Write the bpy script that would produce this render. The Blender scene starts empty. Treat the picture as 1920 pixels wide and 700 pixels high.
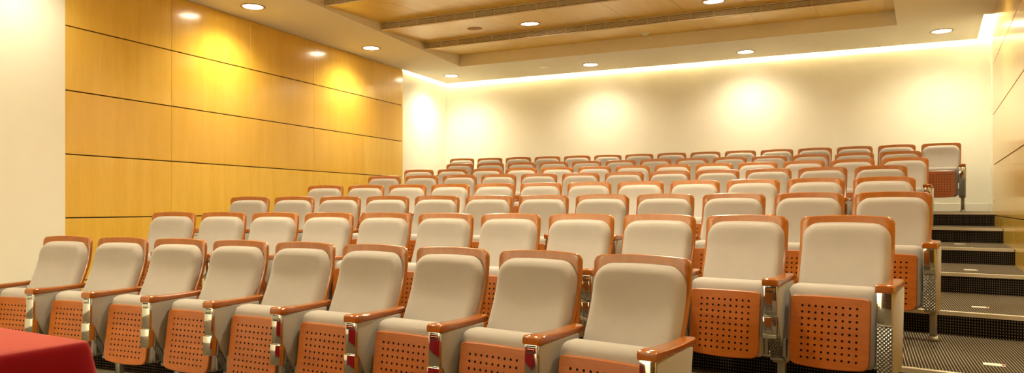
import bpy, bmesh, math, random
import numpy as np
from mathutils import Vector, Matrix
random.seed(4)
C = bpy.context.scene.collection
R = math.radians

# ------------------------------------------------------------------ helpers
def tag(o, label=None, cat=None, group=None, kind=None):
    if label: o['label'] = label
    if cat: o['category'] = cat
    if group: o['group'] = group
    if kind: o['kind'] = kind
    return o

def finish(bm, name, mats, smooth=None, recalc=True):
    if recalc: bmesh.ops.recalc_face_normals(bm, faces=bm.faces[:])
    me = bpy.data.meshes.new(name); bm.to_mesh(me); bm.free()
    if not isinstance(mats, (list, tuple)): mats = [mats]
    for m in mats: me.materials.append(m)
    if smooth is not None:
        me.shade_smooth(); me.set_sharp_from_angle(angle=R(smooth))
    return me

def link(name, me, parent=None, loc=None, rotz=None):
    o = bpy.data.objects.new(name, me); C.objects.link(o)
    if parent: o.parent = parent
    if loc is not None: o.location = loc
    if rotz is not None: o.rotation_euler[2] = rotz
    return o

def empty(name, loc, rotz=0):
    o = bpy.data.objects.new(name, None); C.objects.link(o)
    o.location = loc; o.rotation_euler[2] = rotz; o.empty_display_size = .1
    return o

def add_box(bm, x0, x1, y0, y1, z0, z1, bevel=0, seg=2, mat=0):
    b = bmesh.new()
    vs = [b.verts.new((x, y, z)) for z in (z0, z1) for y in (y0, y1) for x in (x0, x1)]
    for f in ((0,2,3,1),(4,5,7,6),(0,1,5,4),(2,6,7,3),(0,4,6,2),(1,3,7,5)):
        b.faces.new([vs[i] for i in f])
    if bevel: bmesh.ops.bevel(b, geom=b.edges[:], offset=bevel, segments=seg, profile=.5, affect='EDGES')
    merge(bm, b, mat)

def merge(bm, b, mat=0, M=None):
    mp = {}
    for v in b.verts: mp[v] = bm.verts.new(M @ v.co if M else v.co)
    for f in b.faces:
        try: g = bm.faces.new([mp[v] for v in f.verts]); g.material_index = mat
        except ValueError: pass
    b.free()

def add_prism(bm, pts, a0, a1, axis='x', bevel=0, seg=2, mat=0):
    """polygon pts extruded along an axis: axis x -> pts are (y, z); z -> (x, y)"""
    b = bmesh.new()
    def P(p, a): return (a, p[0], p[1]) if axis == 'x' else (p[0], a, p[1]) if axis == 'y' else (p[0], p[1], a)
    A = [b.verts.new(P(p, a0)) for p in pts]; B = [b.verts.new(P(p, a1)) for p in pts]
    n = len(pts)
    b.faces.new(A); b.faces.new(B[::-1])
    for i in range(n): b.faces.new([A[i], B[i], B[(i+1) % n], A[(i+1) % n]])
    if bevel: bmesh.ops.bevel(b, geom=b.edges[:], offset=bevel, segments=seg, profile=.5, affect='EDGES')
    merge(bm, b, mat)

def add_cyl(bm, c, r, h, axis='z', n=24, mat=0, r2=None):
    """cylinder from c along axis by h"""
    ring = []
    for k in (0, 1):
        rr = r if k == 0 or r2 is None else r2
        vs = []
        for i in range(n):
            a = 2*math.pi*i/n; u, v = rr*math.cos(a), rr*math.sin(a)
            p = {'z': (u, v, h*k), 'x': (h*k, u, v), 'y': (u, h*k, v)}[axis]
            vs.append(bm.verts.new((c[0]+p[0], c[1]+p[1], c[2]+p[2])))
        ring.append(vs)
    fs = [bm.faces.new(ring[0]), bm.faces.new(ring[1][::-1])]
    for i in range(n): fs.append(bm.faces.new([ring[0][i], ring[1][i], ring[1][(i+1) % n], ring[0][(i+1) % n]]))
    for f in fs: f.material_index = mat

def add_lathe(bm, prof, n=40, mat=0, closed=False):
    """prof: list of (r, z) turned about the z axis"""
    rings = []
    for r, z in prof:
        rings.append([bm.verts.new((r*math.cos(2*math.pi*i/n), r*math.sin(2*math.pi*i/n), z)) for i in range(n)] if r > 1e-6
                     else [bm.verts.new((0, 0, z))])
    pairs = list(zip(rings, rings[1:])) + ([(rings[-1], rings[0])] if closed else [])
    for a, b in pairs:
        for i in range(n):
            j = (i+1) % n
            q = [a[i % len(a)], a[j % len(a)], b[j % len(b)], b[i % len(b)]]
            q2 = []
            for v in q:
                if v not in q2: q2.append(v)
            if len(q2) > 2:
                f = bm.faces.new(q2); f.material_index = mat

# ------------------------------------------------------------------ materials
def s2l(c): return tuple(((v/255+.055)/1.055)**2.4 if v/255 > .04045 else v/255/12.92 for v in c)
class NT:
    def __init__(s, name):
        s.m = bpy.data.materials.new(name); s.m.use_nodes = True
        s.t = s.m.node_tree; s.n = s.t.nodes; s.b = s.n['Principled BSDF']
    def add(s, typ, **kw):
        n = s.n.new(typ)
        for k, v in kw.items():
            if k in n.inputs: n.inputs[k].default_value = v
            else: setattr(n, k, v)
        return n
    def l(s, a, b): s.t.links.new(a, b)
    def math(s, op, a, b=None, c=None):
        n = s.n.new('ShaderNodeMath'); n.operation = op
        for i, v in enumerate((a, b, c)):
            if v is None: continue
            if isinstance(v, (int, float)): n.inputs[i].default_value = v
            else: s.l(v, n.inputs[i])
        return n.outputs[0]
    def mix(s, f, a, b, blend='MIX'):
        n = s.n.new('ShaderNodeMix'); n.data_type = 'RGBA'; n.blend_type = blend
        for i, v in ((0, f), (6, a), (7, b)):
            if isinstance(v, (int, float)): n.inputs[i].default_value = v
            elif isinstance(v, tuple): n.inputs[i].default_value = (*v, 1) if len(v) == 3 else v
            else: s.l(v, n.inputs[i])
        return n.outputs[2]
    def bump(s, h, strength=.2, dist=.01):
        n = s.add('ShaderNodeBump', Strength=strength, Distance=dist)
        s.l(h, n.inputs['Height']); s.l(n.outputs[0], s.b.inputs['Normal'])

def m_plain(name, col, rough=.5, metal=0, noise=0, spec=.5):
    t = NT(name); t.b.inputs['Roughness'].default_value = rough; t.b.inputs['Metallic'].default_value = metal
    t.b.inputs['Specular IOR Level'].default_value = spec
    tc = t.add('ShaderNodeTexCoord'); nz = t.add('ShaderNodeTexNoise', Scale=6.0, Detail=4.0)
    t.l(tc.outputs['Object'], nz.inputs['Vector'])
    c = s2l(col); k = 1-noise
    t.l(t.mix(nz.outputs[0], tuple(v*k for v in c), tuple(min(1, v*(2-k)) for v in c)), t.b.inputs['Base Color'])
    return t.m

def m_wood(name, c1, c2, stretch, rough=.3, coat=.3, random_shift=True, tone=False, fine=.35):
    """veneer: streaked noise, stretched along the grain"""
    t = NT(name); t.b.inputs['Roughness'].default_value = rough
    t.b.inputs['Coat Weight'].default_value = coat; t.b.inputs['Coat Roughness'].default_value = rough*.6
    tc = t.add('ShaderNodeTexCoord'); mp = t.add('ShaderNodeMapping'); mp.inputs['Scale'].default_value = stretch
    vec = tc.outputs['Object']
    if random_shift:
        oi = t.add('ShaderNodeObjectInfo'); va = t.add('ShaderNodeVectorMath', operation='MULTIPLY_ADD')
        cmb = t.add('ShaderNodeCombineXYZ')
        for i in range(3): t.l(oi.outputs['Random'], cmb.inputs[i])
        t.l(cmb.outputs[0], va.inputs[0]); va.inputs[1].default_value = (7, 9, 11); t.l(vec, va.inputs[2]); vec = va.outputs[0]
    t.l(vec, mp.inputs['Vector'])
    n1 = t.add('ShaderNodeTexNoise', Scale=1.0, Detail=5.0, Roughness=.6, Distortion=.4)
    n2 = t.add('ShaderNodeTexNoise', Scale=7.0, Detail=3.0, Roughness=.5)
    for n in (n1, n2): t.l(mp.outputs[0], n.inputs['Vector'])
    f = t.math('ADD', t.math('MULTIPLY', n1.outputs[0], 1-fine), t.math('MULTIPLY', n2.outputs[0], fine))
    cr = t.add('ShaderNodeValToRGB'); cr.color_ramp.elements[0].position = .32; cr.color_ramp.elements[1].position = .68
    cr.color_ramp.elements[0].color = (*s2l(c1), 1); cr.color_ramp.elements[1].color = (*s2l(c2), 1)
    t.l(f, cr.inputs[0]); col = cr.outputs[0]
    if tone:
        at = t.add('ShaderNodeAttribute', attribute_name='tone')
        col = t.mix(at.outputs['Fac'], col, t.mix(.5, col, s2l(tone)))
    t.l(col, t.b.inputs['Base Color'])
    t.bump(n2.outputs[0], .04, .002)
    return t.m

def m_fabric(name, col, var=.12):
    t = NT(name); t.b.inputs['Roughness'].default_value = .9; t.b.inputs['Specular IOR Level'].default_value = .2
    t.b.inputs['Sheen Weight'].default_value = .25; t.b.inputs['Sheen Roughness'].default_value = .5
    tc = t.add('ShaderNodeTexCoord')
    n1 = t.add('ShaderNodeTexNoise', Scale=420.0, Detail=2.0); n2 = t.add('ShaderNodeTexNoise', Scale=9.0, Detail=3.0)
    for n in (n1, n2): t.l(tc.outputs['Object'], n.inputs['Vector'])
    c = s2l(col)
    a = t.mix(n1.outputs[0], tuple(v*(1-var) for v in c), tuple(min(1, v*(1+var)) for v in c))
    b = t.mix(n2.outputs[0], (.94, .94, .94), (1.05, 1.05, 1.05)); 
    t.l(t.mix(1.0, a, b, 'MULTIPLY'), t.b.inputs['Base Color'])
    t.bump(n1.outputs[0], .25, .001)
    return t.m

def m_emit(name, col, strength):
    t = NT(name); t.b.inputs['Base Color'].default_value = (*col, 1)
    t.b.inputs['Emission Color'].default_value = (*col, 1); t.b.inputs['Emission Strength'].default_value = strength
    return t.m

def m_tread(name, ang):
    t = NT(name); t.b.inputs['Roughness'].default_value = .95; t.b.inputs['Specular IOR Level'].default_value = .15
    tc = t.add('ShaderNodeTexCoord'); sep = t.add('ShaderNodeSeparateXYZ'); t.l(tc.outputs['Object'], sep.inputs[0])
    nz = t.add('ShaderNodeTexNoise', Scale=160.0, Detail=2.0); t.l(tc.outputs['Object'], nz.inputs['Vector'])
    c = t.math('ADD', t.math('MULTIPLY', sep.outputs[0], math.cos(ang)), t.math('MULTIPLY', sep.outputs[1], -math.sin(ang)))
    c = t.math('MULTIPLY', c, 1/.0158)
    c = t.math('ADD', c, t.math('MULTIPLY', nz.outputs[0], .25))
    tri = t.math('PINGPONG', c, .5)
    mr = t.add('ShaderNodeMapRange'); mr.inputs['From Min'].default_value = .31; mr.inputs['From Max'].default_value = .39
    t.l(tri, mr.inputs['Value'])
    nz2 = t.add('ShaderNodeTexNoise', Scale=500.0); t.l(tc.outputs['Object'], nz2.inputs['Vector'])
    lit = t.mix(nz2.outputs[0], s2l((128, 114, 90)), s2l((165, 150, 122)))
    drk = t.mix(nz2.outputs[0], s2l((34, 28, 22)), s2l((58, 49, 39)))
    t.l(t.mix(mr.outputs[0], drk, lit), t.b.inputs['Base Color'])
    return t.m

def m_riser(name):
    t = NT(name); t.b.inputs['Roughness'].default_value = .95; t.b.inputs['Specular IOR Level'].default_value = .15
    uv = t.add('ShaderNodeUVMap'); uv.uv_map = 'UVMap'; sep = t.add('ShaderNodeSeparateXYZ'); t.l(uv.outputs[0], sep.inputs[0])
    px = t.math('PINGPONG', t.math('MULTIPLY', sep.outputs[0], 1/.0158), .5)
    py = t.math('PINGPONG', t.math('MULTIPLY', sep.outputs[1], 1/.019), .5)
    f = t.math('MULTIPLY', t.math('GREATER_THAN', px, .34), t.math('GREATER_THAN', py, .27))
    t.l(t.mix(f, s2l((20, 16, 13)), s2l((120, 106, 84))), t.b.inputs['Base Color'])
    return t.m

def m_dimple(name):
    t = NT(name); t.b.inputs['Metallic'].default_value = 1; t.b.inputs['Roughness'].default_value = .3
    t.b.inputs['Base Color'].default_value = (.26, .26, .245, 1)
    tc = t.add('ShaderNodeTexCoord'); mp = t.add('ShaderNodeMapping'); mp.inputs['Rotation'].default_value = (0, R(45), 0)
    mp.inputs['Scale'].default_value = (75, 40, 75); t.l(tc.outputs['Object'], mp.inputs[0])
    sep = t.add('ShaderNodeSeparateXYZ'); t.l(mp.outputs[0], sep.inputs[0])
    a = t.math('ABSOLUTE', t.math('SINE', t.math('MULTIPLY', sep.outputs[0], math.pi)))
    b = t.math('ABSOLUTE', t.math('SINE', t.math('MULTIPLY', sep.outputs[2], math.pi)))
    t.bump(t.math('MULTIPLY', a, b), 1.0, .006)
    return t.m

WARM = (1.0, .90, .62)
M = dict(
    plaster=m_plain('cream_plaster', (242, 238, 224), .8, noise=.02, spec=.2),
    ceiling=m_plain('ceiling_paint', (240, 234, 216), .85, noise=.02, spec=.2),
    wallwood=m_wood('maple_wall_veneer', (226, 180, 66), (242, 202, 94), (9, 9, .7), .22, .5, False, (214, 160, 38)),
    groove=m_plain('dark_groove', (40, 26, 12), .8),
    ceilwood=m_wood('maple_ceiling_veneer', (224, 186, 68), (242, 208, 94), (9, 1.2, 9), .38, .25, False, (214, 170, 56)),
    shell=m_wood('cherry_plywood', (148, 80, 12), (168, 98, 24), (26, 26, 3), .28, .45),
    panel=m_wood('cherry_seat_panel', (150, 74, 3), (172, 92, 8), (3.5, 20, 20), .38, .12),
    cap=m_wood('cherry_armrest', (142, 74, 12), (168, 92, 24), (26, 4, 26), .22, .6),
    hole=m_plain('hole_dark', (24, 10, 5), .9),
    fabric=m_fabric('grey_seat_fabric', (166, 157, 149)),
    fabric2=m_fabric('grey_side_fabric', (156, 148, 138)),
    chrome=m_plain('polished_chrome', (214, 214, 208), .09, 1, .02),
    steel=m_plain('brushed_steel', (176, 174, 166), .32, 1, .04),
    dimple=m_dimple('dimpled_steel'),
    dark=m_plain('black_plastic', (22, 20, 18), .6),
    tread=m_tread('striped_carpet', R(25.7)),
    riser=m_riser('dotted_riser_carpet'),
    nosing=m_plain('light_nosing', (222, 212, 188), .45, .6, .03),
    white=m_plain('white_enamel', (240, 236, 226), .4),
    ring=m_plain('lamp_ring', (196, 172, 128), .45, .3),
    walnut=m_wood('walnut_veneer', (58, 34, 18), (82, 50, 28), (9, 9, .8), .4, .2, False),
    paper=m_plain('plate_white', (236, 230, 214), .5, noise=.03),
    red=m_plain('plate_red', (150, 40, 30), .6),
    grille=m_plain('grille_bar', (226, 208, 172), .5),
    velvet=None,
    lamp=m_emit('lamp_glass', (1.0, .88, .66), 9.0),
    led=m_emit('led_tape', (1.0, .89, .60), 42.0),
)
def m_velvet():
    t = NT('red_velvet'); t.b.inputs['Roughness'].default_value = .85; t.b.inputs['Specular IOR Level'].default_value = .1
    t.b.inputs['Sheen Weight'].default_value = 1.0; t.b.inputs['Sheen Roughness'].default_value = .35
    t.b.inputs['Sheen Tint'].default_value = (1, .30, .26, 1)
    tc = t.add('ShaderNodeTexCoord'); n1 = t.add('ShaderNodeTexNoise', Scale=300.0); n2 = t.add('ShaderNodeTexNoise', Scale=5.0, Detail=4.0)
    for n in (n1, n2): t.l(tc.outputs['Object'], n.inputs['Vector'])
    f = t.math('ADD', t.math('MULTIPLY', n1.outputs[0], .5), t.math('MULTIPLY', n2.outputs[0], .5))
    t.l(t.mix(f, s2l((104, 6, 16)), s2l((142, 14, 24))), t.b.inputs['Base Color'])
    t.bump(n1.outputs[0], .3, .001)
    return t.m
M['velvet'] = m_velvet()

# ------------------------------------------------------------------ the room, in plan
EYE = 1.207                       # camera height above the lowest floor
PITCH = .56                       # chair spacing along a row
CHAIR_H = .985
N_ = np.array([.434, .901]); E_ = np.array([.901, -.434])   # room axes: towards the back wall, along the rows
ROT = -math.atan2(.434, .901)
ZC = 2.47 + EYE                   # soffit height
# seat rows: middle x, y, heading, curvature, number of chairs
ROWS = [(-1.2926, 4.5624, .4955, .0638, 9), (-.5049, 5.567, .4773, .0546, 11), (.0354, 6.7192, .4576, .0490, 12),
        (.5714, 7.9004, .4440, .0485, 12), (1.1164, 9.0384, .4346, .0494, 12), (1.69, 10.2325, .4399, .0482, 13),
        (2.2324, 11.3509, .4421, .0432, 13), (2.6944, 12.325, .4497, .0351, 15)]
LEVEL = [0, .172, .327, .483, .645, .797, .957, 1.126]
def row_at(k, s, off=0.0):
    X, Y, a, kap, n = ROWS[k]; aa = a + kap*s
    x = X + (math.sin(aa)-math.sin(a))/kap; y = Y + (math.cos(aa)-math.cos(a))/kap
    return x + off*math.sin(aa), y + off*math.cos(aa), aa
def left_x(y, out=0): return .428*y - 7.636 - out*1.0877
def right_x(y, out=0): return .573*y + .80 + out*1.1525
def cut_left(p, d, out=0):        # where the line p + t d meets the left wall
    t = (left_x(p[1], out)-p[0])/(d[0]-.428*d[1]); return p[0]+t*d[0], p[1]+t*d[1]
def cut_right(p, d, out=0):
    t = (right_x(p[1], out)-p[0])/(d[0]-.573*d[1]); return p[0]+t*d[0], p[1]+t*d[1]
def at_t(t): return N_*t
Y_WOOD_L0, Y_WOOD_L1, Y_WOOD_R1 = 7.345, 13.22, 9.45
T_BACK, T_FRONT = 12.80, -3.0
REC = .07                          # the white end walls lie this far behind the wood face
WALLZ = ZC + .30

# ------------------------------------------------------------------ floor and tiers
def nosing_curve(k, off=.05):
    n = ROWS[k][4]; h = n/2*PITCH
    pts = [row_at(k, -h + 2*h*i/24, off)[:2] for i in range(25)]
    x, y, a = row_at(k, -h, off); L = cut_left((x, y), (-math.cos(a), math.sin(a)), .002)
    x, y, a = row_at(k, h, off); Rr = cut_right((x, y), (math.cos(a), -math.sin(a)), .002)
    return [L] + pts + [Rr]
CUR = [nosing_curve(k) for k in range(7)]
bm = bmesh.new()
fl = cut_left(tuple(at_t(T_FRONT)), tuple(-E_)); fr = cut_right(tuple(at_t(T_FRONT)), tuple(E_))
f0 = [fl, fr] + CUR[0][::-1]
add_prism(bm, f0, -.12, 0, 'z')
tag(link('floor', finish(bm, 'floor', M['tread'])), kind='structure')
back_l = cut_left(tuple(at_t(T_BACK)), tuple(-E_), REC); back_r = cut_right(tuple(at_t(T_BACK)), tuple(E_), REC)
for k in range(7):
    near = CUR[k]; far = CUR[k+1] if k < 6 else None
    z = LEVEL[k+1]
    if far is None:
        L2 = cut_left(near[0], (-math.cos(.3), math.sin(.3)), REC)
        far = [back_l] + [(back_l[0]+(back_r[0]-back_l[0])*i/24, back_l[1]+(back_r[1]-back_l[1])*i/24) for i in range(25)] + [back_r]
        near = near[:-1] + [cut_right(near[-2], (near[-1][0]-near[-2][0], near[-1][1]-near[-2][1]), REC)]
    bm = bmesh.new(); uvl = bm.loops.layers.uv.new('UVMap'); n = len(near)
    vt = [[bm.verts.new((p[0], p[1], zz)) for p in c] for c in (near, far) for zz in (0, z)]
    nb, nt, fb, ft = vt
    s = [0]
    for i in range(1, n): s.append(s[-1]+math.dist(near[i], near[i-1]))
    for i in range(n-1):
        bm.faces.new([nt[i], nt[i+1], ft[i+1], ft[i]])
        f = bm.faces.new([nb[i], nb[i+1], nt[i+1], nt[i]]); f.material_index = 1
        for lp, uv in zip(f.loops, ((s[i], 0), (s[i+1], 0), (s[i+1], z), (s[i], z))): lp[uvl].uv = uv
        bm.faces.new([fb[i+1], fb[i], ft[i], ft[i+1]]); bm.faces.new([nb[i+1], nb[i], fb[i], fb[i+1]])
    bm.faces.new([nb[0], nt[0], ft[0], fb[0]]); bm.faces.new([nb[-1], fb[-1], ft[-1], nt[-1]])
    tag(link('step_tier', finish(bm, 'step_tier', [M['tread'], M['riser']])), kind='structure')
    # metal nosing along the edge: an L-shaped strip
    bm = bmesh.new(); prof = [(-.006, -.024), (-.006, .004), (.036, .004), (.036, .0005), (-.0005, .0005), (-.0005, -.024)]
    rings = []
    for i in range(n):
        a = near[max(0, i-1)]; b = near[min(n-1, i+1)]
        d = Vector((b[0]-a[0], b[1]-a[1])).normalized(); nn = Vector((-d.y, d.x))
        e = .006*d if i == 0 else -.006*d if i == n-1 else Vector((0, 0))
        rings.append([bm.verts.new((near[i][0]+e.x+nn.x*u, near[i][1]+e.y+nn.y*u, z+w)) for u, w in prof])
    for a, b in zip(rings, rings[1:]):
        for j in range(6): bm.faces.new([a[j], b[j], b[(j+1) % 6], a[(j+1) % 6]])
    bm.faces.new(rings[0]); bm.faces.new(rings[-1][::-1])
    tag(link('trim_%d' % (k+1), finish(bm, 'step_nosing', M['nosing'])), kind='structure')

# ------------------------------------------------------------------ walls
def wall_obj(name, me, p0, ang): 
    o = link(name, me, None, (p0[0], p0[1], 0), ang); tag(o, kind='structure'); return o
def wood_wall(name, p0, ang, xe, ze, sgn):
    """sgn: +1 when the wall's depth is along local +y, -1 when along local -y"""
    bm = bmesh.new(); spans = []
    for z0, z1 in zip(ze, ze[1:]):
        for x0, x1 in zip(xe, xe[1:]):
            n0 = len(bm.faces)
            add_box(bm, x0+.0015, x1-.0015, *(sorted((0, sgn*.04))), z0+.006, z1-.006, .0012, 1)
            spans.append((n0, len(bm.faces), random.random()))
    n0 = len(bm.faces)
    add_box(bm, xe[0]+.002, xe[-1]-.002, *(sorted((sgn*.022, sgn*.048))), ze[0]+.004, ze[-1]-.004, mat=1)
    spans.append((n0, len(bm.faces), 0))
    me = finish(bm, name, [M['wallwood'], M['groove']])
    at = me.attributes.new('tone', 'FLOAT', 'FACE')
    vals = [0.0]*len(me.polygons)
    for a, b, v in spans:
        for i in range(a, b): vals[i] = v
    at.data.foreach_set('value', vals)
    return wall_obj(name, me, p0, ang)
ZE = [EYE + v for v in (-1.207, -.763, -.118, .526, 1.171, 1.823, 2.47)]
LD = math.atan2(1, .428); RD = math.atan2(1, .573)
# left wood panelling, local x runs to the back, depth to the left (local +y)
ys = [7.345, 8.544, 9.72, 10.92, 12.12, 13.22]
wood_wall('wall_left', (left_x(ys[0]), ys[0]), LD, [(y-ys[0])*1.0877 for y in ys], ZE, 1)
# right wood panelling
ysr = [Y_WOOD_R1 - 1.18*i for i in range(0, 12)][::-1]; ysr = [y for y in ysr if y > fr[1]]; ysr = [fr[1]] + ysr
wood_wall('wall_right', (right_x(ysr[0]), ysr[0]), RD, [(y-ysr[0])*1.1525 for y in ysr], ZE, -1)
# white plaster: left wall before the wood, the core behind the wood, the returns at the back
bm = bmesh.new()
L0 = (fl[1]-ys[0])*1.0877; L1 = (13.22-ys[0])*1.0877
lend = (back_l[1]-ys[0])*1.0877
add_box(bm, L0, -.003, -.006, .16, 0, WALLZ)
add_box(bm, -.003, L1, .05, .16, 0, WALLZ); add_box(bm, L1, lend+.3, REC, .16, 0, WALLZ)
add_box(bm, -.003, L1, 0, .05, ZC, WALLZ)
wall_obj('wall_left', finish(bm, 'wall_left_plaster', M['plaster']), (left_x(ys[0]), ys[0]), LD)
bm = bmesh.new()
R1 = (Y_WOOD_R1-ysr[0])*1.1525; rend = (back_r[1]-ysr[0])*1.1525
add_box(bm, 0, R1, -.16, -.05, 0, WALLZ); add_box(bm, R1, rend+.3, -.16, -REC, 0, WALLZ); add_box(bm, 0, R1, -.05, 0, ZC, WALLZ)
wall_obj('wall_right', finish(bm, 'wall_right_plaster', M['plaster']), (right_x(ysr[0]), ysr[0]), RD)
bm = bmesh.new(); wl = math.dist(back_l, back_r)
add_box(bm, -.2, wl+.2, 0, .12, 0, WALLZ)
wall_obj('wall_back', finish(bm, 'wall_back', M['plaster']), back_l, ROT)
bm = bmesh.new()
add_box(bm, -.2, math.dist(fl, fr)+.2, -.12, 0, 0, WALLZ)
wall_obj('wall_front', finish(bm, 'wall_front', M['plaster']), fl, ROT)
bm = bmesh.new(); fw = math.dist(fl, fr)
for i in range(3):
    for z0, z1 in zip(ZE, ZE[1:]): add_box(bm, fw-4.2+1.4*i+.004, fw-4.2+1.4*(i+1)-.004, 0, .02, z0+.005, z1-.005, .001, 1)
wall_obj('wall_front', finish(bm, 'wall_front_panels', M['walnut']), fl, ROT)
bm = bmesh.new()
add_box(bm, .012, wl-.012, -.014, 0, LEVEL[7], LEVEL[7]+.12, .002, 1)
wall_obj('baseboard_back', finish(bm, 'baseboard_back', M['plaster']), back_l, ROT)
bm = bmesh.new(); y_n = CUR[6][-1][1]
add_box(bm, (9.62-ysr[0])*1.1525, rend-.02, -REC, -REC+.014, LEVEL[7], LEVEL[7]+.12, .002, 1)
wall_obj('baseboard_right', finish(bm, 'baseboard_right', M['plaster']), (right_x(ysr[0]), ysr[0]), RD)

# ------------------------------------------------------------------ ceiling with coffer and cove
cA = (-1.311, 14.71); cB = (6.864, 10.777)
outer = [fl, fr, (right_x(9.38), 9.38), (right_x(9.40)-.115, 9.40), cB, cA, (left_x(13.22)+.03, 13.24), (left_x(13.22), 13.22)]
cf_bl = np.array((-.9145, 12.916)); cf_br = np.array((5.245, 9.953))
T_CF0 = 1.9
def on_left_edge(t): d = np.array((.373, 1.0)); return cf_bl + d*((t-cf_bl@N_)/(d@N_))
def on_right_edge(t): d = np.array((.564, 1.0)); return cf_br + d*((t-cf_br@N_)/(d@N_))
cf_fl = on_left_edge(T_CF0); cf_fr = on_right_edge(T_CF0)
hole = [tuple(cf_fl), tuple(cf_fr), tuple(cf_br), tuple(cf_bl)]
bm = bmesh.new()
def loopv(pts, z): return [bm.verts.new((p[0], p[1], z)) for p in pts]
vo, vh = loopv(outer, ZC), loopv(hole, ZC)
ed = [bm.edges.new((l[i], l[(i+1) % len(l)])) for l in (vo, vh) for i in range(len(l))]
bmesh.ops.triangle_fill(bm, edges=ed, use_beauty=True)
# lip of the coffer and the edge of the slab in the cove
ZLIP = ZC + .26
vh2 = loopv(hole, ZLIP)
for i in range(4): bm.faces.new([vh[i], vh[(i+1) % 4], vh2[(i+1) % 4], vh2[i]])
SLAB = .05
vo2 = loopv(outer, ZC+SLAB)
for i in range(len(vo)): bm.faces.new([vo[i], vo[(i+1) % len(vo)], vo2[(i+1) % len(vo)], vo2[i]])
vh3 = loopv(hole, ZC+SLAB)
roof = [fl, fr, back_r, back_l]
vr = loopv([np.array(p)+d for p, d in zip(roof, (-.08*E_-.08*N_, .08*E_-.08*N_, .12*E_+.08*N_, -.12*E_+.08*N_))], WALLZ)
bm.faces.new(vr)
me = finish(bm, 'ceiling', M['ceiling'], recalc=False)
tag(link('ceiling', me), kind='structure')

# sloped maple panels in the coffer, saw-toothed, with a linear grille at each step
VT = [9.86 - 1.334*i for i in range(6)][::-1]       # steps, front to back
VT = [t for t in VT if t > T_CF0+.2]
Z_LO, Z_HI = 2.502+EYE, 2.602+EYE
def panel_strip(t0, t1, z0, z1):
    """one wood strip from step t0 (low edge z0) to t1 (high edge z1), in 0.8 m boards"""
    bm = bmesh.new(); spans = []
    sl = lambda t: float(on_left_edge(t) @ E_); sr = lambda t: float(on_right_edge(t) @ E_)
    a0, b0, a1, b1 = sl(t0), sr(t0), sl(t1), sr(t1)
    cuts = [c for c in np.arange(-30, 30, .79)+.21]
    lo, hi = min(a0, a1), max(b0, b1)
    cs = [lo-.1] + [c for c in cuts if lo+.15 < c < hi-.15] + [hi+.1]
    for c0, c1 in zip(cs, cs[1:]):
        g = .002
        q = [(max(c0+g, a0), t0), (min(c1-g, b0), t0), (min(c1-g, b1), t1), (max(c0+g, a1), t1)]
        zz = (z0, z0, z1, z1); n0 = len(bm.faces)
        lowv = [bm.verts.new((*(E_*s+N_*t), z)) for (s, t), z in zip(q, zz)]
        upv = [bm.verts.new((*(E_*s+N_*t), z+.018)) for (s, t), z in zip(q, zz)]
        bm.faces.new(lowv); bm.faces.new(upv[::-1])
        for i in range(4): bm.faces.new([lowv[i], lowv[(i+1) % 4], upv[(i+1) % 4], upv[i]])
        spans.append((n0, len(bm.faces), random.random()))
    # world -> local frame of the rows so that the grain follows them
    Mx = Matrix.Rotation(-ROT, 4, 'Z')
    bmesh.ops.transform(bm, matrix=Mx, verts=bm.verts[:])
    me = finish(bm, 'ceiling_panel', M['ceilwood'])
    at = me.attributes.new('tone', 'FLOAT', 'FACE'); vals = [0.0]*len(me.polygons)
    for a, b, v in spans:
        for i in range(a, b): vals[i] = v
    at.data.foreach_set('value', vals)
    tag(link('ceiling_panel', me, rotz=ROT), kind='structure')
T_END = float(cf_bl @ N_) - .003
edges = [T_CF0+.003] + VT
for i, t in enumerate(edges):
    last = i == len(edges)-1
    panel_strip(t + (.028 if i else 0), (T_END if last else edges[i+1]-.004), Z_LO, Z_HI + (.07 if last else 0))
def grille(t, label):
    p0 = on_left_edge(t); s0 = float(p0 @ E_)+.012; s1 = float(on_right_edge(t) @ E_)-.012; L = s1-s0
    o = empty('air_vent', (*(E_*s0+N_*t), Z_LO), ROT); tag(o, label, 'vent', 'linear air grilles in the ceiling')
    H = Z_HI-Z_LO
    bm = bmesh.new()                                  # frame: long bars above and below, ends
    add_box(bm, 0, L, 0, .022, -.006, .010, .001, 1); add_box(bm, 0, L, 0, .022, H-.012, H-.001, .001, 1)
    add_box(bm, 0, .012, 0, .022, .010, H-.012); add_box(bm, L-.012, L, 0, .022, .010, H-.012)
    link('frame', finish(bm, 'vent_frame', M['grille']), o)
    bm = bmesh.new(); add_box(bm, .012, L-.012, .018, .022, .010, H-.012)
    link('backing', finish(bm, 'vent_backing', M['dark']), o)
    bm = bmesh.new(); add_box(bm, .013, L-.013, .003, .014, -.0031, .0031)
    sl = finish(bm, 'vent_slat', M['grille'])
    for j in range(5): link('slat', sl, o, (0, 0, .010+(H-.022)*(j+1)/6))
    bm = bmesh.new(); add_box(bm, -.003, .003, .002, .016, .010, H-.012)
    dv = finish(bm, 'vent_divider', M['grille'])
    for j in range(1, int(L/.30)): link('divider', dv, o, (j*.30, 0, 0))
vis = VT[::-1]
for i, t in enumerate(vis):
    grille(t, ['long slatted air grille nearest the back wall, lowest of the wood ceiling steps',
               'long slatted air grille on the middle wood ceiling step, in front of the round speaker',
               'long slatted air grille at the top edge of the photo, foremost one visible'][i] if i < 3
           else 'long slatted air grille in the wood ceiling over the front of the room')

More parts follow.
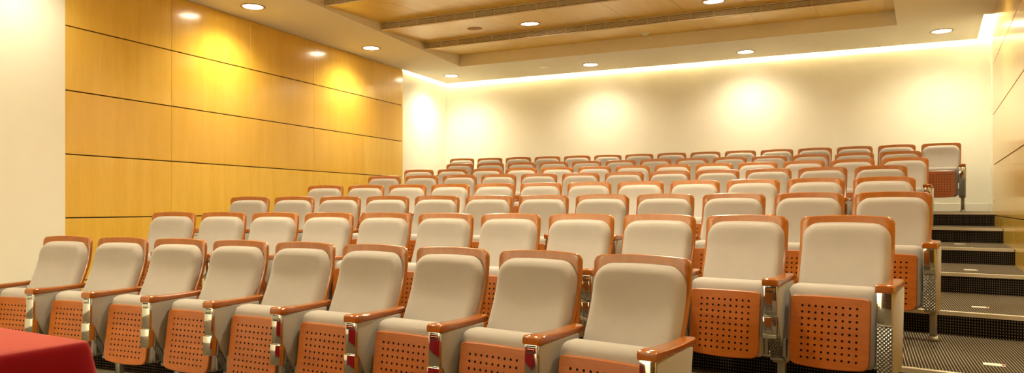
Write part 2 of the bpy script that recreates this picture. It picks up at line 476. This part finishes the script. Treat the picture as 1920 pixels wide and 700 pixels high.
# hidden warm light tape standing on the slab edge, shining on the white wall
def led(a, b):
    a, b = Vector(a), Vector(b); d = (b-a); L = d.length; ang = math.atan2(d.y, d.x)
    bm = bmesh.new(); add_box(bm, .03, L-.03, -.02, -.012, SLAB+.002, SLAB+.014)
    tag(link('cove_light', finish(bm, 'cove_light', M['led']), None, (a.x, a.y, ZC), ang), kind='structure')
def led_in(a, b):     # tape on the room side of edge a->b (inside is to the right of a->b)
    led(a, b)
led_in(cA, cB); led_in((left_x(13.22)+.03, 13.24), cA); led_in(cB, (right_x(9.40)-.115, 9.40))

# ------------------------------------------------------------------ recessed downlights
def tilt_up(t):                    # height of the wood panel at t
    for a, b in zip(edges, edges[1:]+[T_END]):
        if a <= t <= b: return Z_LO + (Z_HI-Z_LO)*(t-a)/(b-a) * (1.7 if b == T_END else 1)
bm = bmesh.new(); add_lathe(bm, [(.118, 0), (.146, -.002), (.150, -.006), (.146, -.010), (.128, -.011), (.118, -.006)], closed=True)
RING = finish(bm, 'trim_ring', M['ring'], 40)
bm = bmesh.new(); add_lathe(bm, [(0, -.0075), (.06, -.0072), (.1175, -.005), (.1175, -.001), (0, -.001)])
GLASS = finish(bm, 'lamp_glass', M['lamp'], 40)
W_LAMP = 60
def downlight(x, y, z, label, tilt=0, power=1.0):
    o = empty('downlight', (x, y, z), ROT); o.rotation_euler[0] = tilt
    tag(o, label, 'ceiling light', 'recessed ceiling downlights')
    link('trim_ring', RING, o); link('lamp_glass', GLASS, o)
    ld = bpy.data.lights.new('downlight_beam', 'SPOT'); ld.energy = W_LAMP*power; ld.color = WARM
    ld.spot_size = R(150); ld.spot_blend = 1.0; ld.shadow_soft_size = .11
    lo = bpy.data.objects.new('downlight_beam', ld); C.objects.link(lo); lo.location = (x, y, z-.03)
L_LAMPS = [(-1.149, 13.81, 'round downlight in the far back left corner of the white ceiling'),
           (-2.195, 11.39, 'round downlight over the wood wall, second from the back left corner'),
           (-3.20, 9.024, 'round downlight at the top edge of the photo beside the left wood wall'),
           (-4.23, 6.63, None), (-5.26, 4.24, None), (-6.29, 1.85, None)]
B_LAMPS = [(1.365, 12.72, 'round downlight above the back wall, left one of three on that soffit'),
           (3.73, 11.67, 'round downlight above the middle of the cream back wall'),
           (6.05, 10.285, 'round downlight nearest the right wood wall above the aisle steps')]
R_LAMPS = [(4.70, 7.95, None), (3.33, 5.56, None), (1.95, 3.17, None), (.55, .7, None)]
off_label = 'unseen round recessed downlight in the ceiling over the front of the room'
for x, y, lb in L_LAMPS + B_LAMPS + R_LAMPS: downlight(x, y, ZC, lb or off_label, 0, (.62 if y > 10 and x > 0 else .85 if lb else .35 if x < -4 else .6))
for i in range(3):                                     # unseen lamps added behind the camera: the washed wall gives frontal fill
    q = at_t(-2.2) + E_*(-6.3 + 1.25*i); downlight(q[0], q[1], ZC, off_label, 0, 4.0)
slope = math.atan2(.1, 1.334)
for s, t, lb in ((-4.217, 9.33, 'round downlight in the wood ceiling, left one, near the round speaker'),
                 (-1.69, 9.30, 'round downlight in the wood ceiling cut by the top edge of the photo'),
                 (-4.25, 6.65, None), (-1.7, 6.65, None), (-4.3, 3.98, None), (-1.75, 3.98, None)):
    p = E_*s + N_*t; downlight(p[0], p[1], tilt_up(t), lb or off_label, slope, 1.3 if lb else 1.7)

# small ceiling fittings
def disc(name, x, y, z, prof, mat, label, cat, tilt=0, parts=()):
    bm = bmesh.new(); add_lathe(bm, prof)
    o = link(name, finish(bm, name, mat, 35), None, (x, y, z), ROT); o.rotation_euler[0] = tilt
    tag(o, label, cat); return o
p = E_*(-.535*.901-10.48*.434) + N_*(-.535*.434+10.48*.901); tt = float(p @ N_)
spk = disc('ceiling_speaker', p[0], p[1], tilt_up(tt), [(0, -.006), (.085, -.006), (.088, -.008), (.105, -.007), (.108, 0)],
     m_plain('speaker_tan', (176, 138, 84), .7), 'flat round tan speaker set in the wood ceiling beside a downlight', 'speaker', slope)
p = np.array((2.02, 11.06)); tt = float(p @ N_)
det = disc('smoke_detector', p[0], p[1], tilt_up(tt), [(0, -.034), (.035, -.034), (.04, -.030), (.044, -.018), (.062, -.014), (.066, 0)], M['white'],
     'small white round smoke detector on the rearmost wood ceiling panel', 'smoke detector', slope)
for x, y, lb in ((.57, 13.01, 'small flat round sprinkler cover on soffit near back left corner'),
                 (4.49, 11.24, 'small flat round sprinkler cover on soffit between two right downlights')):
    s = disc('sprinkler_cover', x, y, ZC, [(0, -.012), (.028, -.012), (.032, -.007), (.07, -.006), (.074, 0)], M['white'], lb, 'sprinkler')
    s['group'] = 'sprinkler covers on the soffit'

# ------------------------------------------------------------------ chair parts
PZ = np.array([.36, .46, .56, .64, .72, .80, .88, .985]); PF = np.array([.197, .165, .122, .083, .047, .019, .005, 0])
_zd = np.linspace(.3, 1.05, 400); _f = np.interp(_zd, PZ, PF); _k = np.ones(21)/21
_fs = np.convolve(np.pad(_f, 10, mode='edge'), _k, 'valid')
def prof(z): return -float(np.interp(z, _zd, _fs))       # local y of the back's face at height z

def outline_hw(z, z0, z1, hw, rt, rb):
    if z > z1-rt: d = z-(z1-rt); return hw-rt+math.sqrt(max(0, rt*rt-d*d))
    if z < z0+rb: d = (z0+rb)-z; return hw-rb+math.sqrt(max(0, rb*rb-d*d))
    return hw
def zlist(z0, z1, rt, rb, nmid):
    a = [z0+rb*(1-math.cos(i/6*math.pi/2)) for i in range(6)]
    c = [z1-rt*(1-math.cos(i/6*math.pi/2)) for i in range(6)][::-1]
    m = list(np.linspace(z0+rb, z1-rt, nmid)); return a + m + c
def shell_mesh():
    z0, z1, hw, rt, rb, th = .40, .973, .245, .036, .04, .022
    zl = zlist(z0, z1, rt, rb, 16); nx = 13; ch = .004
    def grid(inset, y_of):
        out = []
        for z in zl:
            h = outline_hw(z, z0, z1, hw, rt, rb)-inset; zz = z0+inset+(z-z0)*(z1-z0-2*inset)/(z1-z0); row = []
            for i in range(nx):
                x = -h+2*h*i/(nx-1)
                arc = .012*(1-(x/hw)**2)*max(0, min(1, (z-.6)/.37))
                row.append((x, y_of(x, zz), zz+arc))
            out.append(row)
        return out
    wrap = lambda x: -.010*(x/hw)**2
    G = [grid(ch, lambda x, z: prof(z)+wrap(x)), grid(0, lambda x, z: prof(z)+wrap(x)+ch),
         grid(0, lambda x, z: prof(z)+wrap(x)+th-ch), grid(ch, lambda x, z: prof(z)+wrap(x)+th)]
    bm = bmesh.new(); nz = len(zl)
    def perim(): return [(0, i) for i in range(nx)] + [(j, nx-1) for j in range(1, nz)] + [(nz-1, i) for i in range(nx-2, -1, -1)] + [(j, 0) for j in range(nz-2, 0, -1)]
    V0 = [[bm.verts.new(p) for p in row] for row in G[0]]; V3 = [[bm.verts.new(p) for p in row] for row in G[3]]
    for V in (V0, V3):
        for j in range(nz-1):
            for i in range(nx-1): bm.faces.new([V[j][i], V[j][i+1], V[j+1][i+1], V[j+1][i]])
    P = perim(); n = len(P)
    rings = [[V0[j][i] for j, i in P]] + [[bm.verts.new(g[j][i]) for j, i in P] for g in G[1:3]] + [[V3[j][i] for j, i in P]]
    for a, b in zip(rings, rings[1:]):
        for i in range(n): bm.faces.new([a[i], a[(i+1) % n], b[(i+1) % n], b[i]])
    return finish(bm, 'back_shell', M['shell'], 50)
def cushion_mesh():
    z0, z1, hw, rt, rb = .50, .935, .230, .085, .03
    zl = zlist(z0, z1, rt, rb, 14); nx = 21; T, r = .058, .042
    bm = bmesh.new(); F, B = [], []
    us = [-math.cos(math.pi*i/(nx-1)) * .55 + (2*i/(nx-1)-1)*.45 for i in range(nx)]
    for z in zl:
        h = outline_hw(z, z0, z1, hw, rt, rb); rowF, rowB = [], []
        for u in us:
            x = h*u; d = min(h-abs(x), z1-z, z-z0)
            if z > z1-rt and abs(x) > hw-rt: d = rt-math.hypot(abs(x)-(hw-rt), z-(z1-rt))
            q = 1-min(1, max(0, d)/r); t = T*math.sqrt(max(0, 1-q*q))
            t *= 1-.10*math.exp(-(x/.12)**2-((z-.70)/.13)**2)
            arc = .010*(1-(x/hw)**2)*max(0, min(1, (z-.6)/.33))
            y = prof(z)-.010*(x/.245)**2
            rowF.append((x, y-t-.001, z+arc)); rowB.append((x, y-.0004, z+arc))
        F.append([bm.verts.new(p) for p in rowF]); B.append([bm.verts.new(p) for p in rowB])
    nz = len(zl)
    for V in (F, B):
        for j in range(nz-1):
            for i in range(nx-1): bm.faces.new([V[j][i], V[j][i+1], V[j+1][i+1], V[j+1][i]])
    P = [(0, i) for i in range(nx)] + [(j, nx-1) for j in range(1, nz)] + [(nz-1, i) for i in range(nx-2, -1, -1)] + [(j, 0) for j in range(nz-2, 0, -1)]
    n = len(P)
    for k in range(n):
        a, b = P[k], P[(k+1) % n]
        bm.faces.new([F[a[0]][a[1]], F[b[0]][b[1]], B[b[0]][b[1]], B[a[0]][a[1]]])
    return finish(bm, 'back_cushion', M['fabric'], 75)
# tipped-up seat: x lateral, height z; the face leans, its foot being nearer the stage
def seat_y(z): return -.395 - .047*(.564-z)/.364
def panel_mesh():
    nh, p = 9, .0332; zc = .381; hw, ht, hb = .195, .564, .212
    bm = bmesh.new(); half = nh*p/2; vd = {}
    def V(x, z, dy=0, key=None):
        k = key or (round(x, 5), round(z, 5), round(dy, 5))
        if k not in vd: vd[k] = bm.verts.new((x, seat_y(z)+dy, z))
        return vd[k]
    for r in range(nh):
        for c in range(nh):
            cx = -half+(c+.5)*p; cz = zc-half+(r+.5)*p; h = p/2
            sq = [(-h, -h), (0, -h), (h, -h), (h, 0), (h, h), (0, h), (-h, h), (-h, 0)]
            rr = .0062; ci = [(rr*math.cos(R(225+45*i)), rr*math.sin(R(225+45*i))) for i in range(8)]
            S = [V(cx+a, cz+b) for a, b in sq]; H = [V(cx+a, cz+b) for a, b in ci]; D = [V(cx+a, cz+b, .010) for a, b in ci]
            for i in range(8):
                j = (i+1) % 8
                bm.faces.new([S[i], S[j], H[j], H[i]]); f = bm.faces.new([H[i], H[j], D[j], D[i]]); f.material_index = 1
            f = bm.faces.new(D); f.material_index = 1
    m = 2*nh; st = p/2
    per = [(-half+i*st, -half) for i in range(m)] + [(half, -half+i*st) for i in range(m)] + [(half-i*st, half) for i in range(m)] + [(-half, half-i*st) for i in range(m)]
    def outl(x, z, inset):
        rad = .035 if z < 0 else .016
        X = x/half*(hw-inset); zt = ht-zc-inset; zb = zc-hb-inset
        Z = z/half*(zt if z > 0 else zb)
        ax, az = abs(X), abs(Z); lim_x, lim_z = hw-inset-rad, (zt if z > 0 else zb)-rad
        if ax > lim_x and az > lim_z:
            dx, dz = ax-lim_x, az-lim_z; l = math.hypot(dx, dz)
            if l > 0: ax, az = lim_x+dx/l*rad*(1 if l > rad else l/rad), lim_z+dz/l*rad*(1 if l > rad else l/rad)
            mx = max(dx, dz)
            if mx > 0: s_ = rad/l; ax, az = lim_x+dx*min(1, s_) if l > rad else lim_x+dx, lim_z+dz*min(1, s_) if l > rad else lim_z+dz
        X = math.copysign(ax, X); Z = math.copysign(az, Z)
        if z < 0: Z -= .014*(1-(X/hw)**2)*min(1, az/zb)
        else: Z += .004*(1-(X/hw)**2)*min(1, az/zt)
        return X, zc+Z
    inner = [V(x, zc+z) for x, z in per]
    rings = [inner]
    for ins, dy in ((.004, 0), (0, .004), (0, .017)):
        ring = []
        for i, (x, z) in enumerate(per):
            X, Z = outl(x, z, ins); ring.append(bm.verts.new((X, seat_y(Z)+dy, Z)))
        rings.append(ring)
    n = len(per)
    for a, b in zip(rings, rings[1:]):
        for i in range(n): bm.faces.new([a[i], a[(i+1) % n], b[(i+1) % n], b[i]])
    bm.faces.new(rings[-1])
    return finish(bm, 'seat_panel', [M['panel'], M['hole']], 35)
def seat_cushion_mesh():
    bm = bmesh.new()
    add_box(bm, -.2175, .2175, -.377, -.245, .208, .618, .042, 5)
    for v in bm.verts:
        z = v.co.z; v.co.y += -.047*(.564-z)/.364
        if z > .55: v.co.z += .006*(1-(v.co.x/.2175)**2)
    return finish(bm, 'seat_cushion', M['fabric'], 60)
XS = .272
def cap_mesh():
    st = [(-.506, .624, .640, .034), (-.505, .616, .646, .040), (-.497, .612, .652, .0425), (-.44, .616, .650, .0425), (-.36, .617, .646, .040),
          (-.25, .617, .645, .036), (-.15, .618, .648, .032), (-.095, .618, .650, .030)]
    bm = bmesh.new(); rings = []
    for y, zb, zt, w in st:
        c = .006
        rings.append([bm.verts.new((x, y, z)) for x, z in ((-w+c*.5, zb), (w-c*.5, zb), (w, zb+c), (w, zt-c), (w-c, zt), (0, zt+.001), (-w+c, zt), (-w, zt-c), (-w, zb+c))])
    n = 9
    for a, b in zip(rings, rings[1:]):
        for i in range(n): bm.faces.new([a[i], a[(i+1) % n], b[(i+1) % n], b[i]])
    bm.faces.new(rings[0]); bm.faces.new(rings[-1][::-1])
    return finish(bm, 'armrest', M['cap'], 40)
def side_mesh(end):
    bm = bmesh.new()
    pts = [(-.485, .617), (-.485, .226), (-.455, .204), (-.24, .20), (-.19, .225), (-.135, .617)] if end else \
          [(-.485, .617), (-.485, .45), (-.345, .20), (-.30, .172), (-.235, .172), (-.205, .21), (-.135, .617)]
    add_prism(bm, pts, -.0365, .0365, 'x', .007, 3)
    return finish(bm, 'side_panel', M['fabric2'], 40)
def front_plate(end):
    bm = bmesh.new()
    add_box(bm, -.0335, .0335, -.4985, -.480, .452, .613, .002, 2)
    if not end:                                            # small tablet latch at the top
        add_box(bm, -.026, .026, -.502, -.497, .578, .604, .0015, 1)
        add_box(bm, -.018, .018, -.5045, -.500, .588, .596, .001, 1)
    return finish(bm, 'front_plate', M['chrome'], 40)
def latch_slot():
    bm = bmesh.new(); add_box(bm, -.018, .018, -.5030, -.5018, .581, .586); add_box(bm, -.024, .024, -.4995, -.4982, .605, .611)
    return finish(bm, 'latch_slot', M['dark'])
def lower_plate():
    bm = bmesh.new(); add_box(bm, -.036, .036, -.507, -.458, .338, .450, .002, 2)
    add_cyl(bm, (0, -.5085, .395), .003, .002, 'y', 10)
    return finish(bm, 'lower_plate', M['chrome'], 40)
def dimple_plate(end):
    bm = bmesh.new()
    if end: add_box(bm, -.0335, .0335, -.4985, -.480, .225, .449, .002, 2)
    else: add_prism(bm, [(-.440, .352), (-.430, .356), (-.334, .196), (-.344, .190)], -.031, .031, 'x', .001, 1)
    return finish(bm, 'dimpled_plate', M['dimple'], 40)
def post_mesh():
    bm = bmesh.new(); add_box(bm, -.021, .021, -.271, -.229, .020, .215, .003, 2)
    return finish(bm, 'pedestal', M['steel'], 40)
def foot_mesh():
    bm = bmesh.new(); add_box(bm, -.034, .034, -.30, -.20, 0, .014, .002, 1)
    add_prism(bm, [(-.295, .012), (-.285, .034), (-.215, .034), (-.205, .012)], -.031, .031, 'x', .003, 2)
    return finish(bm, 'foot', M['steel'], 40)
def hinge_mesh():
    bm = bmesh.new()
    add_box(bm, .217, .236, -.40, -.372, .228, .325, .002, 1); add_cyl(bm, (.205, -.335, .272), .011, .034, 'x', 14)
    add_cyl(bm, (.218, -.386, .300), .009, .012, 'x', 12); add_box(bm, -.036+XS, .036+XS, -.36, -.24, .196, .212, .002, 1)
    return finish(bm, 'hinge', M['steel'], 40)
def hinge_l_mesh():
    bm = bmesh.new()
    add_box(bm, -.236, -.217, -.40, -.372, .228, .325, .002, 1); add_cyl(bm, (-.239, -.335, .272), .011, .034, 'x', 14)
    add_cyl(bm, (-.232, -.386, .300), .009, .012, 'x', 12)
    return finish(bm, 'hinge', M['steel'], 40)
def bracket_mesh():
    bm = bmesh.new(); add_box(bm, -.20, .25, -.150, -.138, .425, .465, .002, 1)
    return finish(bm, 'back_bracket', M['steel'], 40)
PM = dict(shell=shell_mesh(), cushion=cushion_mesh(), panel=panel_mesh(), seat=seat_cushion_mesh(), cap=cap_mesh(),
          side=side_mesh(False), side_e=side_mesh(True), fp=front_plate(False), fp_e=front_plate(True), slot=latch_slot(), lp=lower_plate(),
          dp=dimple_plate(False), dp_e=dimple_plate(True), post=post_mesh(), foot=foot_mesh(), hinge=hinge_mesh(), hinge_l=hinge_l_mesh(), bracket=bracket_mesh())
def stanchion(root, x, end):
    link('armrest', PM['cap'], root, (x, 0, 0))
    sp = link('side_panel', PM['side_e' if end else 'side'], root, (x, 0, 0))
    fp = link('front_plate', PM['fp_e' if end else 'fp'], sp)
    if not end: link('latch_slot', PM['slot'], sp); link('lower_plate', PM['lp'], sp)
    link('dimpled_plate', PM['dp_e' if end else 'dp'], sp)
    po = link('pedestal', PM['post'], root, (x, 0, 0)); link('foot', PM['foot'], po)
ORD = ['first', 'second', 'third', 'fourth', 'fifth', 'sixth', 'seventh', 'eighth', 'ninth', 'tenth', 'eleventh', 'twelfth', 'thirteenth', 'fourteenth', 'fifteenth']
ROWN = ['front row', 'second row', 'third row', 'fourth row', 'fifth row', 'sixth row', 'seventh row', 'back row']
def chair_label(k, j, n):
    rn = ROWN[k]
    where = {0: 'behind the red-clothed table', 7: 'against the cream back wall'}.get(k, '')
    if j == 0: return 'grey auditorium chair at the left end of the %s %s' % (rn, where)
    if j == n-1: return 'grey padded auditorium chair at the aisle steps end of the %s' % rn
    if j < (n+1)//2: return 'grey padded auditorium chair, %s from the left end of the %s' % (ORD[j], rn)
    return 'grey padded auditorium chair, %s from the aisle end of the %s' % (ORD[n-1-j], rn)
for k, row in enumerate(ROWS):
    n = row[4]
    for j in range(n):
        x, y, a = row_at(k, (j-(n-1)/2)*PITCH)
        o = empty('auditorium_chair', (x, y, LEVEL[k]), -a)
        tag(o, chair_label(k, j, n).strip(), 'chair', 'grey auditorium chairs in curved rows')
        link('back_shell', PM['shell'], o); link('back_cushion', PM['cushion'], o)
        link('seat_cushion', PM['seat'], o); link('seat_panel', PM['panel'], o)
        stanchion(o, XS, j == n-1)
        link('hinge', PM['hinge'], o); link('back_bracket', PM['bracket'], o)
        if j == 0:
            stanchion(o, -XS, False)
        link('hinge', PM['hinge_l'], o)

# ------------------------------------------------------------------ table with red cloth
TA = R(29.5); tz = EYE-.457
corner = np.array((-1.424, 2.475)); ex = np.array((-math.cos(TA), math.sin(TA))); ey = np.array((-math.sin(TA), -math.cos(TA)))
TL, TW = 1.8, .75
cen = corner + ex*TL/2 + ey*TW/2
tab = empty('table', (cen[0], cen[1], 0), -TA); tag(tab, 'table under the red velvet cloth in the lower left corner', 'table')
bm = bmesh.new(); add_box(bm, -TL/2+.012, TL/2-.012, -TW/2+.012, TW/2-.012, tz-.034, tz-.006, .002, 1)
link('tabletop', finish(bm, 'tabletop', M['cap']), tab)
bm = bmesh.new(); add_box(bm, -.025, .025, -.025, .025, 0, tz-.034, .003, 1); lg = finish(bm, 'leg', M['steel'])
for sx in (-1, 1):
    for sy in (-1, 1): link('leg', lg, tab, (sx*(TL/2-.10), sy*(TW/2-.10), 0))
def cloth_mesh():
    """a cloth lying on the table with hanging sides that fold outwards at the corners"""
    bm = bmesh.new(); rings = []
    hx, hy, r = TL/2, TW/2, .03
    base = []
    nS = 60
    def side(p, q, n): return [((p[0]+(q[0]-p[0])*i/n), (p[1]+(q[1]-p[1])*i/n)) for i in range(n)]
    cs = [(-hx, -hy), (hx, -hy), (hx, hy), (-hx, hy)]
    for i in range(4):
        n = 60 if i % 2 == 0 else 30
        base += side(cs[i], cs[(i+1) % 4], n)
    def rounded(x, y, rr, grow):
        ax, ay = abs(x), abs(y); lx, ly = hx-rr, hy-rr
        if ax > lx and ay > ly:
            dx, dy = ax-lx, ay-ly; l = math.hypot(dx, dy) or 1; s = min(1, rr/l); ax, ay = lx+dx*s, ly+dy*s
        nx_, ny_ = 0, 0
        if ax >= lx and ay >= ly: l = math.hypot(ax-lx, ay-ly) or 1; nx_, ny_ = (ax-lx)/l, (ay-ly)/l
        elif hx-ax < hy-ay: nx_ = 1
        else: ny_ = 1
        return math.copysign(ax+nx_*grow, x), math.copysign(ay+ny_*grow, y)
    levels = [(-.012, 0.0), (-.004, -.0015), (.003, -.006), (.008, -.014), (.011, -.026)] + [(.011+.02*i/14, -.026-.05*i) for i in range(1, 15)]
    for g, dz in levels:
        ring = []
        for i, (x, y) in enumerate(base):
            dep = max(0, -dz-.02)/.7
            cd = min(math.hypot(abs(x)-hx, abs(y)-hy), 1)              # distance from the corner
            fold = dep*.15*math.exp(-(cd/.07)**2)                       # corner drops hang outwards as a fold
            wav = dep*.016*math.sin(i*.55+2.0*math.sin(i*.13))
            X, Y = rounded(x, y, .035, g+fold+wav)
            ring.append(bm.verts.new((X, Y, max(tz+dz, .02))))
        rings.append(ring)
    n = len(base)
    bm.faces.new(rings[0])
    for a, b in zip(rings, rings[1:]):
        for i in range(n): bm.faces.new([a[i], a[(i+1) % n], b[(i+1) % n], b[i]])
    return finish(bm, 'tablecloth', M['velvet'], 60)
tag(link('tablecloth', cloth_mesh(), None, (cen[0], cen[1], 0), -TA), 'plain red velvet cloth draped over the table in the lower left corner', 'tablecloth')

# ------------------------------------------------------------------ row plates on the treads, switch on the right wall
plates = [(2.67, 4.046, 2, 'white row plate on the nearest carpeted tread, at the lower right edge'),
          (3.345, 5.22, 3, 'white row plate on the second carpeted tread up the aisle'),
          (4.03, 6.416, 4, 'white row plate on the third carpeted tread up the aisle'),
          (4.83, 7.88, 5, 'white row plate on the farthest aisle tread that has one')]
bm = bmesh.new(); add_box(bm, -.052, .052, -.033, .033, 0, .004, .001, 1); PL = finish(bm, 'row_plate', M['paper'])
bm = bmesh.new(); add_box(bm, .036, .048, -.026, .026, .0041, .0046); PR = finish(bm, 'plate_mark', M['red'])
bm = bmesh.new(); add_box(bm, -.030, .018, -.012, .012, .0041, .0044); PN = finish(bm, 'plate_field', M['white'])
for x, y, lv, lb in plates:
    o = link('row_plate', PL, None, (x, y, LEVEL[lv]), -R(30)); tag(o, lb, 'plate', 'row plates on the aisle treads')
    link('end_mark', PR, o)
    link('number_field', PN, o)
bm = bmesh.new(); add_box(bm, -.04, .04, 0, .010, -.04, .04, .003, 2)
sw = link('wall_socket', finish(bm, 'wall_socket', M['white'], 40), None, (right_x(9.13), 9.13, EYE+.08), RD)
tag(sw, 'small white wall socket low on the right wood wall beside the top step', 'socket')
bm = bmesh.new(); add_cyl(bm, (0, .010, 0), .022, .003, 'y', 20); link('socket_face', finish(bm, 'socket_face', M['grille'], 40), sw)

# ------------------------------------------------------------------ camera, world, view
cd = bpy.data.cameras.new('camera'); cam = bpy.data.objects.new('camera', cd); C.objects.link(cam)
cam.location = (0, 0, EYE); cam.rotation_euler = (R(90), 0, 0)
cd.sensor_width = 36; cd.lens = 36*1370/1920; cd.shift_y = 37/1920; cd.clip_start = .05
bpy.context.scene.camera = cam
w = bpy.data.worlds.new('world'); bpy.context.scene.world = w; w.use_nodes = True
w.node_tree.nodes['Background'].inputs[0].default_value = (1, .85, .65, 1); w.node_tree.nodes['Background'].inputs[1].default_value = .05
vs = bpy.context.scene.view_settings
vs.view_transform = 'Standard'; vs.look = 'None'; vs.gamma = 1; vs.use_curve_mapping = False; vs.exposure = 2.15
